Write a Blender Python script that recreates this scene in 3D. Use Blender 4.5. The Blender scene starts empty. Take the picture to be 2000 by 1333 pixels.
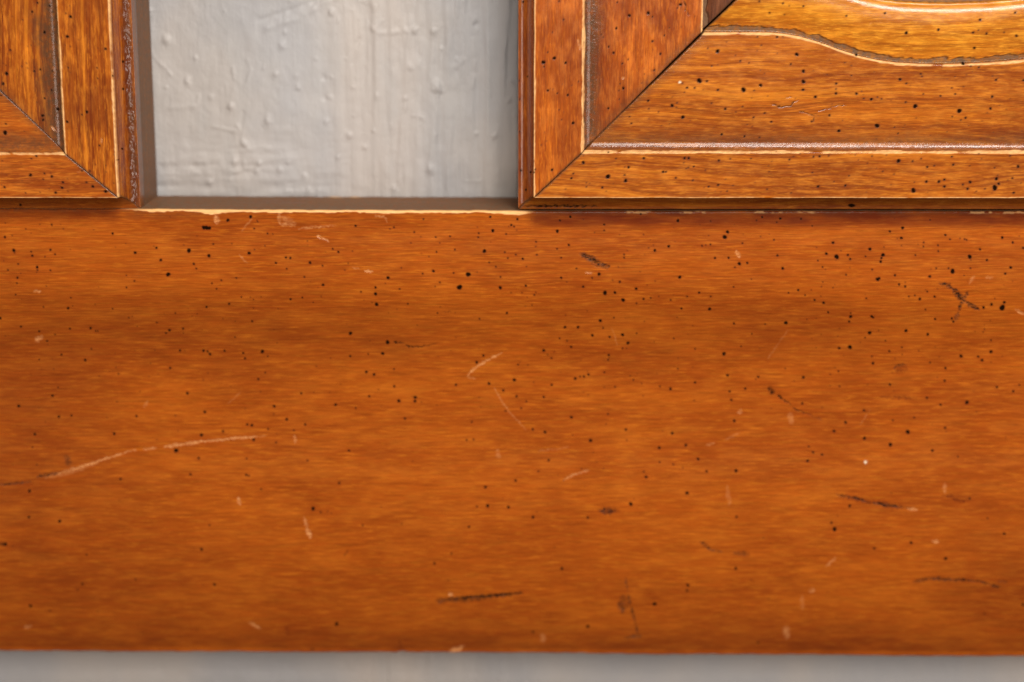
import bpy, math
import numpy as np

# ------------------------------------------------------------------ units
S = 0.000175            # one unit (u) = 0.175 mm; the rail face is about 16 cm tall
F = 3570.0              # focal length, photo pixels (2000 px wide photo)
H = 3500.0              # camera distance from the rail's front plane (u)
TH = math.radians(12.6) # camera looks down by this much
CT, ST = math.cos(TH), math.sin(TH)

scene = bpy.context.scene
# ------------------------------------------------------------------ camera
cam_d = bpy.data.cameras.new('camera')
cam = bpy.data.objects.new('camera', cam_d)
scene.collection.objects.link(cam)
cam.location = (0, -H * S, 0)
cam.rotation_euler = (math.radians(90) - TH, 0, 0)
cam_d.sensor_width = 36.0
cam_d.lens = 36.0 * F / 2000.0
cam_d.clip_start = 0.01
cam_d.clip_end = 50
cam_d.dof.use_dof = True
cam_d.dof.focus_distance = 3475 * S
cam_d.dof.aperture_fstop = 3.6
scene.camera = cam

# ------------------------------------------------------------------ light
world = bpy.data.worlds.new('World')
scene.world = world
world.use_nodes = True
bg = world.node_tree.nodes['Background']
bg.inputs[0].default_value = (1.0, 0.86, 0.74, 1)
bg.inputs[1].default_value = 0.17

def area(name, loc, target, size, size_y, power, col):
    l = bpy.data.lights.new(name, 'AREA')
    l.shape = 'RECTANGLE'; l.size = size; l.size_y = size_y
    l.energy = power; l.color = col
    o = bpy.data.objects.new(name, l)
    scene.collection.objects.link(o)
    o.location = loc
    from mathutils import Vector
    d = Vector(target) - Vector(loc)
    o.rotation_euler = d.to_track_quat('-Z', 'Y').to_euler()
    return o

area('softbox_front', (0.10, -0.86, 0.24), (0.05, 0, -0.12), 0.36, 0.28, 5.9, (1.0, 0.92, 0.83))
area('fill_left', (-0.90, -0.80, -0.22), (0, 0, -0.16), 0.36, 0.40, 3.1, (1.0, 0.85, 0.74))  # unseen low fill, added to brighten the wall below the rail
area('fill_right', (0.90, -0.85, -0.22), (0, 0, -0.16), 0.36, 0.40, 3.1, (1.0, 0.85, 0.74))  # matching unseen fill, added on the right
area('softbox_above', (0.36, -0.75, 0.64), (0.05, 0, -0.05), 0.50, 0.12, 8.5, (1.0, 0.95, 0.90))
area('glint_strip', (1.30, -0.82, -0.02), (0, 0, -0.08), 0.14, 0.50, 2.2, (1.0, 0.94, 0.88))  # unseen strip lamp, added for glints on the left cove

scene.view_settings.view_transform = 'Standard'
scene.view_settings.look = 'None'
scene.view_settings.exposure = 0.0
scene.view_settings.gamma = 1.0
scene.view_settings.use_curve_mapping = False

# ------------------------------------------------------------------ maths helpers
def to_px(x, y, z):
    """world units (u) -> photo pixels"""
    dy = y + H
    depth = dy * CT - z * ST
    up = dy * ST + z * CT
    return 1000 + F * x / depth, 666.5 - F * up / depth

def hash2(ix, iy, seed):
    n = (ix.astype(np.int64) * 374761393 + iy.astype(np.int64) * 668265263 + seed * 1442695041) & 0x7fffffff
    n = ((n ^ (n >> 13)) * 1274126177) & 0x7fffffff
    n = n ^ (n >> 16)
    return (n & 0xffff) / 65535.0

def noise2(x, y, seed=0):
    ix = np.floor(x); iy = np.floor(y)
    fx = x - ix; fy = y - iy
    fx = fx * fx * (3 - 2 * fx); fy = fy * fy * (3 - 2 * fy)
    a = hash2(ix, iy, seed); b = hash2(ix + 1, iy, seed)
    c = hash2(ix, iy + 1, seed); d = hash2(ix + 1, iy + 1, seed)
    return (a + (b - a) * fx) * (1 - fy) + (c + (d - c) * fx) * fy

def fbm(x, y, seed=0, oct=3):
    s = 0; a = 1; t = 0
    for k in range(oct):
        s = s + a * noise2(x * 2 ** k, y * 2 ** k, seed + 17 * k); t += a; a *= 0.5
    return s / t

def sm(e0, e1, x):
    t = np.clip((x - e0) / (e1 - e0), 0, 1)
    return t * t * (3 - 2 * t)

def axis_samples(lo, hi, dlo, dhi, fine, coarse):
    """dense samples between dlo and dhi, growing coarse outside"""
    out = [np.arange(max(lo, dlo), min(hi, dhi) + fine, fine)]
    if lo < dlo: out.insert(0, np.arange(lo, dlo - 0.5 * fine, coarse))
    if hi > dhi: out.append(np.arange(dhi + coarse, hi + coarse, coarse))
    return np.unique(np.concatenate(out))

# ------------------------------------------------------------------ marks, in photo pixels
def zl(lst, ox, oy, k):
    return [(ox + x / k, oy + y / k, r / k) for x, y, r in lst]

R5 = [(807,131,8),(797,130,8),(817,132,7),(890,101,6),(979,88,6),(19,167,4),(54,219,6),(122,224,3),(126,240,4),(197,217,4),(215,234,3),(145,285,5),(146,296,3),(197,297,3),(31,296,3),(71,272,3),(68,326,4),(66,347,3),(440,153,4),(202,118,3),(528,228,5),(611,209,4),(628,257,5),(738,220,8),(816,240,6),(757,272,4),(767,290,3),(833,194,3),(657,313,8),(525,338,3),(494,364,3),(494,317,2),(181,359,2),(277,404,3),(61,392,3),(266,445,5),(170,440,3),(284,436,2),(1,484,5),(82,517,4),(153,535,4),(273,525,4),(354,523,5),(374,534,3),(382,534,3),(215,548,3),(184,573,4),(807,440,4),(685,464,3),(828,348,3),(865,336,3),(923,327,3),(846,369,3),(895,428,4),(943,401,3),(978,402,2),(990,411,2),(990,444,2),(973,230,6),(993,134,3),(1007,107,2),(1045,153,3),(1066,155,2),(1035,201,2),(1078,268,4),(1117,247,4),(1134,249,4),(1120,291,3),(1211,267,5),(1260,279,3),(1189,323,3),(1262,354,5),(1135,410,4),(1181,403,3),(1223,422,2),(1300,213,3),(1322,225,4),(1389,123,4),(1347,296,2),(1410,381,3),(1467,364,4),(1467,389,6),(1471,430,7),(1516,326,6),(1561,370,3),(1593,428,3),(1568,287,2),(1651,310,3),(1693,300,5),(1718,344,3),(1700,360,2),(1772,307,3),(1777,216,3),(1705,225,3),(1702,167,3),(1758,164,3),(1718,190,2),(1654,97,3),(1618,148,3),(1605,190,2),(1539,129,3),(1523,135,2),(1829,313,9),(1795,363,10),(1892,222,7),(1925,142,6),(1870,152,3),(1868,168,3),(1977,155,3),(1915,88,4),(1997,120,4),(1911,266,3),(1937,283,3),(1954,365,6),(1955,323,3),(1972,226,3),(1984,249,3),(1980,464,4),(1709,464,3),(1873,486,3),(1630,511,2),(1996,384,2),(871,486,2),(919,496,2),(918,558,3),(985,496,4),(612,501,3),(662,531,5),(649,542,4),(715,525,4),(716,541,2),(503,482,3),(536,516,2),(440,447,3),(372,430,2),(240,626,4),(153,645,3),(333,648,5),(357,604,3),(588,660,2),(665,678,4),(703,610,4),(795,611,5),(811,614,4),(820,624,5),(877,611,4),(950,620,4),(957,641,4),(1025,614,7),(1046,632,3),(1036,697,3),(1009,722,4),(1082,581,2),(1236,672,2),(1369,543,7),(1368,632,4),(1514,578,8),(1438,624,3),(1495,622,6),(1431,694,5),(1461,704,5),(1539,683,3),(1540,750,4),(1442,789,4),(1558,807,6),(1622,793,6),(1621,808,5),(1781,744,4),(1862,657,5),(1888,630,4),(1910,739,5),(1966,766,4),(1974,846,3),(1843,889,3),(1823,960,3),(1850,958,3),(1582,876,4),(227,754,3),(205,787,5),(210,683,2),(463,701,3),(732,777,5),(457,810,2),(800,850,5),(73,827,6),(230,869,5),(279,864,4),(533,866,4),(418,872,2),(1071,828,5),(1069,858,2),(1177,777,4),(1018,771,2),(1120,879,5),(1192,899,4),(1148,922,3),(966,899,4),(984,902,5),(787,940,6),(871,926,4),(136,937,5),(446,935,5),(127,988,3),(688,1001,8),(776,1031,4),(991,959,5),(1047,917,3),(1079,969,3),(1363,1001,4),(963,1032,3),(1311,822,5),(1390,835,3)]
R6 = [(177,144,6),(228,88,5),(187,102,4),(360,118,4),(360,141,3),(503,77,4),(648,103,6),(776,105,3),(955,102,3),(977,89,4),(1048,95,5),(1034,109,3),(1129,96,4),(1173,124,3),(842,147,6),(831,167,8),(900,191,3),(1023,178,3),(775,196,3),(757,198,2),(742,201,3),(222,198,4),(176,213,3),(94,186,3),(92,204,2),(21,97,4),(8,126,3),(42,252,4),(15,236,3),(97,236,3),(612,203,5),(558,219,5),(438,235,3),(438,248,3),(534,209,2),(192,248,3),(252,290,3),(340,312,6),(313,327,3),(192,326,4),(54,357,4),(87,393,3),(278,361,4),(421,342,4),(363,385,8),(402,384,5),(434,413,7),(485,369,5),(514,409,4),(542,405,3),(486,426,3),(573,399,2),(620,413,3),(684,399,3),(731,384,4),(655,324,6),(793,249,4),(846,248,4),(888,271,6),(919,268,4),(871,285,3),(1037,239,4),(1057,289,5),(935,332,2),(866,362,3),(776,399,3),(662,446,4),(772,448,6),(1118,374,4),(1080,385,3),(1145,394,3),(1182,413,4),(1217,424,5),(1169,374,2),(1209,361,2),(1254,365,2),(1195,259,3),(1268,244,9),(1228,232,5),(1254,189,5),(1312,237,4),(1321,253,4),(1213,284,3),(1305,314,3),(1381,242,3),(1398,214,6),(1449,237,7),(1443,249,4),(1440,263,5),(1453,206,2),(1428,332,7),(1434,328,5),(1407,294,3),(1496,316,4),(1512,352,4),(1536,360,4),(1476,145,4),(1521,171,5),(1526,131,6),(1608,188,3),(1607,204,3),(1664,199,3),(1665,222,3),(1693,159,4),(1711,176,3),(1750,172,2),(1768,175,3),(1776,178,3),(1576,238,3),(1633,100,3),(1632,321,5),(1657,289,3),(1705,289,3),(1721,301,9),(1788,244,8),(1828,215,4),(1791,289,3),(1766,317,2),(1855,257,4),(1915,169,5),(1956,188,4),(1997,210,4),(1948,286,5),(1927,310,4),(1593,409,5),(1550,399,3),(1574,395,3),(1651,400,4),(1622,380,3),(1384,406,3),(1323,478,6),(1323,464,3),(1317,497,4),(1235,461,4),(1405,477,5),(1411,481,4),(1923,422,5),(1915,443,11),(1873,430,5),(1842,442,5),(1820,445,3),(1653,487,4),(1397,541,7),(1539,533,6),(1624,547,5),(1615,450,3),(1846,527,2),(345,494,6),(398,482,3),(207,519,5),(258,519,5),(356,522,3),(314,551,5),(432,549,6),(381,557,4),(453,581,6),(487,543,3),(186,563,3),(215,572,3),(231,596,4),(124,610,5),(154,640,3),(139,626,2),(432,602,3),(378,628,4),(375,647,3),(447,602,2),(632,563,3),(715,604,3),(828,623,7),(895,594,3),(867,505,4),(989,507,3),(1070,502,7),(937,545,3),(1152,489,2),(1279,524,2),(1273,553,2),(1320,597,8),(1278,601,5),(1379,560,3),(1410,660,5),(1406,633,3),(1432,532,2),(1474,613,4),(1459,572,3),(1523,598,3),(1524,626,2),(1633,657,3),(1693,679,4),(1754,632,6),(1821,634,4),(1836,648,5),(1871,615,6),(1871,570,3),(1718,485,4),(1724,497,4),(842,707,5),(962,713,4),(952,722,2),(715,735,4),(619,760,5),(578,750,3),(648,681,3),(9,725,6),(24,665,3),(247,720,5),(266,712,3),(281,712,4),(299,704,4),(361,695,3),(155,744,4),(18,789,4),(56,809,3),(124,792,4),(36,836,3),(232,871,5),(375,858,3),(403,752,3),(474,725,3),(462,709,2),(81,918,4),(129,929,5),(307,962,6),(445,919,4),(626,933,5),(679,980,5),(575,990,5),(727,1034,5),(448,960,2),(367,897,2),(1138,715,5),(1275,691,3),(1243,703,2),(1279,750,3),(857,803,4),(850,770,4),(911,759,4),(868,885,5),(1134,817,4),(1303,891,5),(1375,844,4),(1258,925,5),(1488,883,3),(1377,953,6),(1478,978,7),(1546,928,8),(1571,872,3),(1642,1001,5),(1692,912,4),(1777,813,7),(1690,728,4),(1476,743,4),(1621,795,4),(1674,822,4),(1894,753,4),(1958,769,4),(1982,744,3),(1742,1025,3),(1159,985,3),(1176,1008,4),(1211,1017,4),(1154,1039,2)]
R7 = [(115,239,6),(471,192,4),(144,136,3),(744,174,4),(962,176,4),(972,179,3),(1020,232,3),(1223,308,7),(1253,322,3),(1325,208,4),(1201,120,3),(113,341,5),(233,357,6),(22,447,6),(50,455,2),(787,467,5),(818,372,3),(338,488,3),(322,602,4),(303,625,3),(529,584,3),(838,604,5),(119,688,6),(195,706,3),(382,709,2),(1315,758,7),(1905,297,6),(1986,302,5),(1863,300,3),(1896,224,5),(1832,379,4),(1417,373,3),(1763,484,3),(1697,522,4),(1220,857,4)]
R8 = [(14,198,4),(103,162,3),(143,119,4),(82,341,5),(296,343,4),(464,290,7),(684,247,6),(524,184,5),(515,163,3),(577,126,3),(875,160,6),(760,162,4),(630,135,3),(667,147,2),(1155,121,5),(1319,297,5),(1260,388,8),(1248,363,4),(1559,441,5),(1415,463,4),(1694,503,6),(877,340,4),(874,542,5),(195,542,5),(687,607,5),(684,628,4),(557,680,7),(296,768,6),(82,790,4),(1996,683,5),(1788,268,4),(1923,406,5),(1858,345,3),(961,831,4),(1482,247,2),(1846,718,3)]
R3 = [(188,452,14),(230,454,6),(120,491,6),(162,492,5),(94,466,4),(105,516,3),(36,590,9),(64,575,4),(60,600,3),(96,655,10),(290,288,11),(236,271,4),(435,502,13),(530,477,9),(494,506,4),(292,503,6),(417,342,5),(465,353,4),(390,310,3),(732,305,10),(622,208,6),(512,207,4),(534,254,4),(699,359,5),(769,399,9),(769,457,11),(767,502,7),(836,542,8),(952,468,6),(951,498,4),(951,523,7),(1065,524,7),(1094,510,3),(1106,551,4),(1148,555,8),(1182,543,4),(1205,553,4),(1064,308,8),(1000,350,3),(1036,423,4),(1224,75,6),(1343,185,9),(1522,167,7),(1424,414,5),(1430,428,4),(1308,444,8),(1343,467,5),(1393,594,12),(1340,571,5),(1438,526,4),(1534,537,5),(1616,526,5),(1597,492,4),(1639,620,13),(1674,659,6),(1648,671,4),(1600,652,4),(1659,356,10),(1703,370,5),(1748,377,5),(1844,447,6),(1822,541,7),(1813,607,7),(1997,450,6),(1180,703,13),(967,732,9),(1277,711,4),(1297,746,5),(914,645,6),(815,679,5),(590,681,6),(553,632,5),(491,656,5),(429,596,4),(333,609,7),(256,577,4),(392,627,3),(455,697,3),(484,707,3),(313,751,7),(440,762,6),(524,768,5),(257,370,4),(1723,269,7),(1716,183,6),(1746,170,4),(1791,188,6),(1889,182,4),(1958,201,7),(1755,112,7),(1951,72,6),(769,36,5),(655,20,5),(523,8,5),(690,34,3),(580,73,5),(663,83,3),(1009,90,5),
 (106,884,7),(129,884,7),(297,897,6),(361,888,4),(476,887,4),(691,892,5),(714,876,3),(825,876,5),(859,874,6),(910,871,4),(101,910,3),(127,936,4),(157,931,5),(222,951,3),(115,942,3),(57,994,5),(152,1009,4),(293,1034,6),(240,1043,5),(343,1068,4),(376,1036,3),(578,960,3),(566,1057,4),(819,964,4),(851,1042,7),(1003,1037,6),(1023,982,4),(1152,873,4),(1126,913,3),(1212,957,4),(1275,973,3),(1300,899,11),(1378,901,5),(1426,887,4),(1460,933,6),(1499,926,4),(1597,876,5),(1605,920,6),(1697,927,3),(1967,930,8),(1836,937,4),(1923,872,4),(1748,858,4),(1853,979,3),(1846,999,9),(1837,1049,15),(1859,1027,7),(1935,996,5),(1942,1077,6),(1782,1055,4),(1734,1069,3),(1685,1055,7),(1659,1031,5),(1699,1017,8),(1556,1042,7),(1556,1003,6),(1525,1015,8),(1455,1015,7),(1383,1064,13),(1388,1018,3),(940,1015,3),(700,1078,4),(2,960,5),(1983,1023,3),(1039,1148,11),(1027,1148,9),(1050,1148,8)]
R2 = [(300,362,12),(363,338,10),(429,365,8),(325,303,4),(353,188,4),(417,115,5),(326,525,7),(380,541,5),(441,551,7),(465,494,3),(503,473,4),(391,637,4),(405,694,4),(472,713,9),(350,984,7),(304,387,5),(208,444,5),(183,12,6),(154,92,4),(391,8,5),(160,467,4),(163,575,5),(163,763,5),(227,660,3),(170,988,6),(227,997,6),(247,999,5),(199,1099,6),(252,982,5),
 (907,77,10),(797,91,9),(1093,28,9),(1075,48,4),(727,15,5),(722,165,7),(678,272,6),(706,307,7),(634,202,4),(647,217,4),(757,369,5),(790,345,4),(762,512,8),(743,485,4),(737,525,4),(931,240,6),(941,407,5),(977,313,6),(1000,206,5),(1029,163,4),(932,98,5),(676,628,7),(739,575,4),(1033,331,3),(885,430,3),
 (531,942,9),(881,917,7),(720,919,4),(676,882,5),(673,1023,13),(776,1047,10),(793,969,7),(771,968,3),(770,1014,5),(473,1006,5),(462,1033,6),(549,1059,3),(549,1082,4),(641,1087,6),(429,1094,3),(993,996,7),(1009,994,4),
 (906,584,7),(910,631,4),(966,649,4),(798,677,4),(809,715,5)]
R1 = [(408,98,9),(390,213,9),(287,35,6),(186,70,7),(217,18,6),(257,188,9),(38,427,10),(35,379,3),(60,291,5),(198,413,6),(233,403,6),(303,412,5),(299,522,6),(335,632,9),(259,570,6),(247,670,9),(249,695,8),(18,486,8),(30,769,13),(34,718,5),(5,553,5),(140,760,3),(395,393,5),(503,649,9),(474,664,5),(388,706,8),(444,747,3),(610,284,7),(654,439,7),(712,358,7),(712,516,7),(561,394,4),(566,455,4),(382,78,4),(575,843,5),(707,862,6),(520,991,5),(474,990,5),(537,1080,8),(611,1109,9),(500,1056,5),(176,1014,9),(300,1022,7),(257,1005,5),(364,1056,6),(359,1088,7),(322,1116,7),(393,1108,3),(250,1038,4),(26,1084,6),(148,1118,4),(210,904,6),(181,920,4),(679,927,7),(680,952,6),(118,1187,8)]

rail_holes = zl(R5, 0, 380, 2) + zl(R6, 1000, 380, 2) + zl(R7, 0, 840, 2) + zl(R8, 1000, 840, 2)
right_holes = zl(R3, 1300, 0, 2.857) + zl(R2, 960, 0, 2.962)
left_holes = zl(R1, 0, 0, 2.962)

rng = np.random.default_rng(7)
def tiny(n, x0, x1, y0, y1, power=1.0):
    xs = rng.uniform(x0, x1, n); ys = y0 + (y1 - y0) * rng.uniform(0, 1, n) ** power
    rs = rng.uniform(0.55, 1.25, n)
    return list(zip(xs, ys, rs))
rail_tiny = tiny(230, 0, 2000, 420, 800, 1.1) + tiny(60, 0, 2000, 780, 1260) \
    + [(x, y, r) for x, y, r in tiny(90, -1500, 3800, 420, 1260) if x < 0 or x > 2000]
right_tiny = tiny(170, 1015, 2000, 0, 380)
left_tiny = tiny(70, 0, 265, 0, 380)

# strokes: (kind, strength, width, [(x, y), ...]);  kinds: pale, dark, red, hole
rail_strokes = [
 ('dark', .6, 3.5, [(0,947),(18,946),(35,944),(60,941)]), ('dark', .75, 4.5, [(72,932),(90,928),(112,926)]),
 ('pale', .75, 3.0, [(112,926),(150,915),(200,898),(240,886),(265,879)]), ('pale', .8, 4.2, [(150,916),(175,907),(200,899)]),
 ('pale', .7, 3.5, [(280,877),(305,875)]), ('pale', .95, 4.5, [(322,873),(360,867),(400,862)]), ('pale', .9, 3.6, [(400,862),(450,857),(502,853)]),
 ('pale', .4, 2.2, [(502,853),(520,851)]), ('pale', .25, 9, [(90,933),(140,920),(190,904)]),
 ('pale', .7, 3.4, [(913,734),(930,718),(950,704),(980,690)]), ('pale', .75, 6.5, [(920,727),(927,719)]), ('pale', .35, 2.4, [(930,740),(912,737)]),
 ('pale', .38, 2.4, [(965,758),(978,782),(995,805),(1027,840)]),
 ('pale', .85, 4, [(66,569),(79,570)]), ('pale', .8, 8, [(72,664),(80,660)]), ('pale', .35, 5, [(282,796),(288,784)]),
 ('pale', .75, 5, [(575,853),(577,865)]), ('pale', .75, 6, [(465,974),(468,985)]), ('pale', .65, 5, [(595,1013),(599,1030)]), ('pale', .85, 7, [(600,1034),(606,1050)]),
 ('pale', .65, 5, [(488,1216),(507,1228)]), ('pale', .55, 5, [(48,1227),(60,1223)]), ('pale', .9, 6, [(878,1161),(882,1163)]),
 ('pale', .55, 3.0, [(1100,937),(1120,928),(1150,918)]), ('pale', .8, 4, [(712,529),(728,531)]), ('pale', .35, 3, [(690,523),(702,526)]),
 ('pale', .65, 8, [(422,420),(424,436)]), ('pale', .5, 7, [(545,420),(546,436)]), ('pale', .42, 6, [(546,438),(575,441)]), ('pale', .5, 3.5, [(583,447),(625,443),(657,440)]),
 ('pale', .7, 3, [(620,461),(642,472)]), ('pale', .35, 3.5, [(468,499),(482,514)]), ('pale', .3, 2.5, [(492,427),(472,452)]), ('pale', .3, 10, [(550,425),(575,437)]),
 ('pale', .5, 3.4, [(733,422),(750,423),(756,434)]),
 ('pale', .8, 4, [(1144,533),(1157,533)]), ('pale', .7, 6.5, [(1438,492),(1443,500)]), ('pale', .4, 5, [(1893,554),(1903,540)]), ('pale', .3, 6, [(1925,542),(1938,543)]),
 ('pale', .7, 5.5, [(1983,605),(2000,614)]), ('pale', .55, 7, [(1444,806),(1447,804)]), ('pale', .3, 9, [(1543,812),(1545,824)]), ('pale', .22, 3.5, [(1415,860),(1445,845)]),
 ('pale', .45, 6, [(1845,945),(1845,963)]), ('pale', .6, 4, [(1772,994),(1790,996)]), ('pale', .65, 6, [(1822,1058),(1832,1058)]), ('pale', .45, 3.6, [(1613,1107),(1632,1090)]),
 ('pale', .45, 10, [(1535,1228),(1538,1242)]), ('pale', .45, 8, [(1060,1242),(1061,1250)]), ('pale', .5, 7, [(1584,1154),(1588,1153)]), ('pale', .25, 6, [(1567,1165),(1567,1190)]),
 ('pale', .9, 7, [(880,1273),(892,1269),(906,1262)]), ('pale', .5, 4, [(1380,870),(1395,865)]),
 ('pale', .2, 2, [(1500,700),(1540,645)]), ('pale', .22, 2, [(1680,830),(1700,800)]), ('pale', .25, 2.5, [(1050,882),(1110,874)]), ('pale', .2, 6, [(1420,950),(1424,985)]),
 ('pale', .3, 7, [(972,882),(973,892)]), ('pale', .2, 2.2, [(445,790),(470,765)]), ('pale', .2, 2, [(1195,640),(1205,675)]), ('pale', .25, 4, [(1425,972),(1426,985)]),
 ('pale', 1.0, 5, [(1690,903),(1690.5,903)]),
 ('hole', .9, 4, [(769,668),(776,670)]), ('hole', .75, 2.4, [(776,670),(791,671)]), ('hole', .85, 3.2, [(792,676),(808,678)]), ('hole', .75, 2.8, [(808,678),(822,678),(840,674)]), ('hole', .5, 2, [(840,674),(854,671)]),
 ('dark', .8, 9, [(1135,497),(1150,502)]), ('dark', .85, 11, [(1152,505),(1166,513)]), ('dark', .8, 8, [(1166,514),(1188,521)]), ('pale', .25, 4, [(1140,500),(1175,517)]), ('hole', .6, 2, [(1155,509),(1170,512)]), ('hole', .4, 2, [(1158,518),(1186,526)]),
 ('dark', .7, 6, [(1836,553),(1850,556),(1862,565)]), ('dark', .9, 9, [(1862,565),(1880,586)]), ('dark', .8, 7, [(1880,586),(1895,596),(1912,604)]), ('hole', .7, 2.5, [(1864,568),(1882,588)]),
 ('dark', .6, 6, [(1890,571),(1882,585)]), ('dark', .7, 6, [(1878,590),(1874,606)]), ('dark', .6, 8, [(1872,612),(1866,626)]), ('pale', .2, 4, [(1880,590),(1905,602)]),
 ('hole', .95, 10, [(1504,760),(1508,765)]), ('hole', .9, 6, [(1521,772),(1525,777)]), ('hole', .6, 3, [(1529,779),(1545,791)]), ('hole', .75, 3.4, [(1550,797),(1560,803)]), ('hole', .6, 3, [(1562,804),(1587,812)]), ('dark', .3, 3, [(1590,815),(1606,820)]),
 ('dark', .55, 4, [(1747,722),(1750,715),(1770,712)]), ('red', .6, 12, [(1753,722),(1766,720)]), ('red', .6, 5, [(1720,776),(1790,778)]),
 ('dark', .75, 4, [(1635,967),(1655,969),(1675,974),(1697,982)]), ('dark', .8, 4.5, [(1706,983),(1740,988),(1762,991)]), ('red', .6, 8, [(1640,970),(1700,980),(1780,994)]),
 ('red', .8, 6, [(1848,969),(1862,969)]), ('red', .9, 6, [(1862,975),(1883,980)]), ('red', .4, 8, [(1842,968),(1900,977)]),
 ('dark', .6, 6, [(1369,1060),(1380,1066),(1386,1073)]), ('dark', .5, 4, [(1386,1073),(1412,1079)]), ('dark', .45, 8, [(1435,1082),(1462,1082)]),
 ('dark', .55, 6, [(1784,1138),(1800,1133),(1812,1130)]), ('dark', .75, 5, [(1812,1130),(1850,1132),(1885,1133)]), ('dark', .6, 4, [(1885,1133),(1915,1137),(1935,1143)]), ('dark', .7, 4.5, [(1935,1144),(1955,1147)]), ('dark', .5, 4, [(1950,1136),(1967,1136)]),
 ('dark', .95, 6, [(868,1171),(900,1168),(960,1165),(1020,1159)]), ('dark', .6, 8, [(853,1174),(870,1174)]), ('dark', .5, 8, [(870,1174),(905,1172),(950,1169)]), ('hole', .5, 2.5, [(935,1164),(1020,1158)]),
 ('dark', .7, 9, [(1174,999),(1200,999)]), ('red', .5, 12, [(1170,997),(1208,999)]),
 ('dark', .5, 3, [(1222,1130),(1226,1155)]), ('dark', .55, 6, [(1227,1162),(1230,1180)]), ('dark', .65, 10, [(1212,1180),(1215,1194)]), ('dark', .4, 12, [(1217,1170),(1222,1185)]), ('dark', .6, 5, [(1232,1185),(1240,1212)]), ('dark', .5, 4, [(1240,1212),(1246,1240)]), ('dark', .6, 4, [(1221,1248),(1238,1243),(1251,1243)]),
 ('dark', .5, 12, [(131,897),(134,904)]), ('red', .8, 9, [(780,1254),(784,1264)]), ('red', .8, 7, [(772,1268),(792,1268)]), ('red', .5, 12, [(278,1236),(279,1244)]),
 ('hole', .5, 3, [(672,1085),(679,1075)]), ('red', .5, 12, [(560,1228),(562,1238)]),
 ('red', .5, 4, [(860,612),(885,609)]), ('dark', .2, 2, [(230,540),(300,540)]),
]
frame_strokes = [
 ('hole', .8, 2.2, [(1506,203),(1517,206),(1527,210),(1545,206),(1552,199),(1560,196)]), ('hole', .7, 2.4, [(1560,218),(1570,219),(1580,222)]), ('hole', .7, 2.2, [(1578,222),(1590,228),(1588,238)]),
 ('hole', .6, 1.8, [(1598,217),(1610,213),(1622,212)]), ('hole', .5, 1.6, [(1622,210),(1636,206),(1652,205)]), ('hole', .4, 1.5, [(1590,222),(1600,226)]), ('hole', .6, 1.6, [(1534,191),(1548,189)]),
 ('hole', .8, 2.6, [(1334,0),(1340,10),(1339,20),(1346,30)]), ('pale', .95, 4.5, [(1327,160),(1327.5,160)]), ('pale', .8, 4, [(1216.5,153),(1217,153)]),
 ('pale', .3, 2.4, [(1698,53),(1704,42)]), ('pale', .8, 4, [(1128,78),(1134,95)]), ('hole', .95, 4, [(1026,403),(1166,403)]),
 ('pale', .6, 4, [(102,250),(106,253)]), ('pale', .55, 2, [(197,270),(199,280)]), ('pale', .3, 1.5, [(158,325),(157,335),(150,338)]),
 ('red', .3, 12, [(1480,245),(1530,250)]), ('red', .3, 30, [(1610,245),(1630,262)]), ('red', .3, 40, [(1160,180),(1170,230)]),
]

def seg_dist(px, py, pts):
    best = None; tt = None
    acc = 0
    for (x0, y0), (x1, y1) in zip(pts[:-1], pts[1:]):
        dx, dy = x1 - x0, y1 - y0
        L2 = dx * dx + dy * dy + 1e-9
        t = np.clip(((px - x0) * dx + (py - y0) * dy) / L2, 0, 1)
        d = np.hypot(px - x0 - t * dx, py - y0 - t * dy)
        a = acc + t * math.sqrt(L2)
        if best is None: best, tt = d, a
        else:
            m = d < best
            best = np.where(m, d, best); tt = np.where(m, a, tt)
        acc += math.sqrt(L2)
    return best, tt, acc

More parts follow.
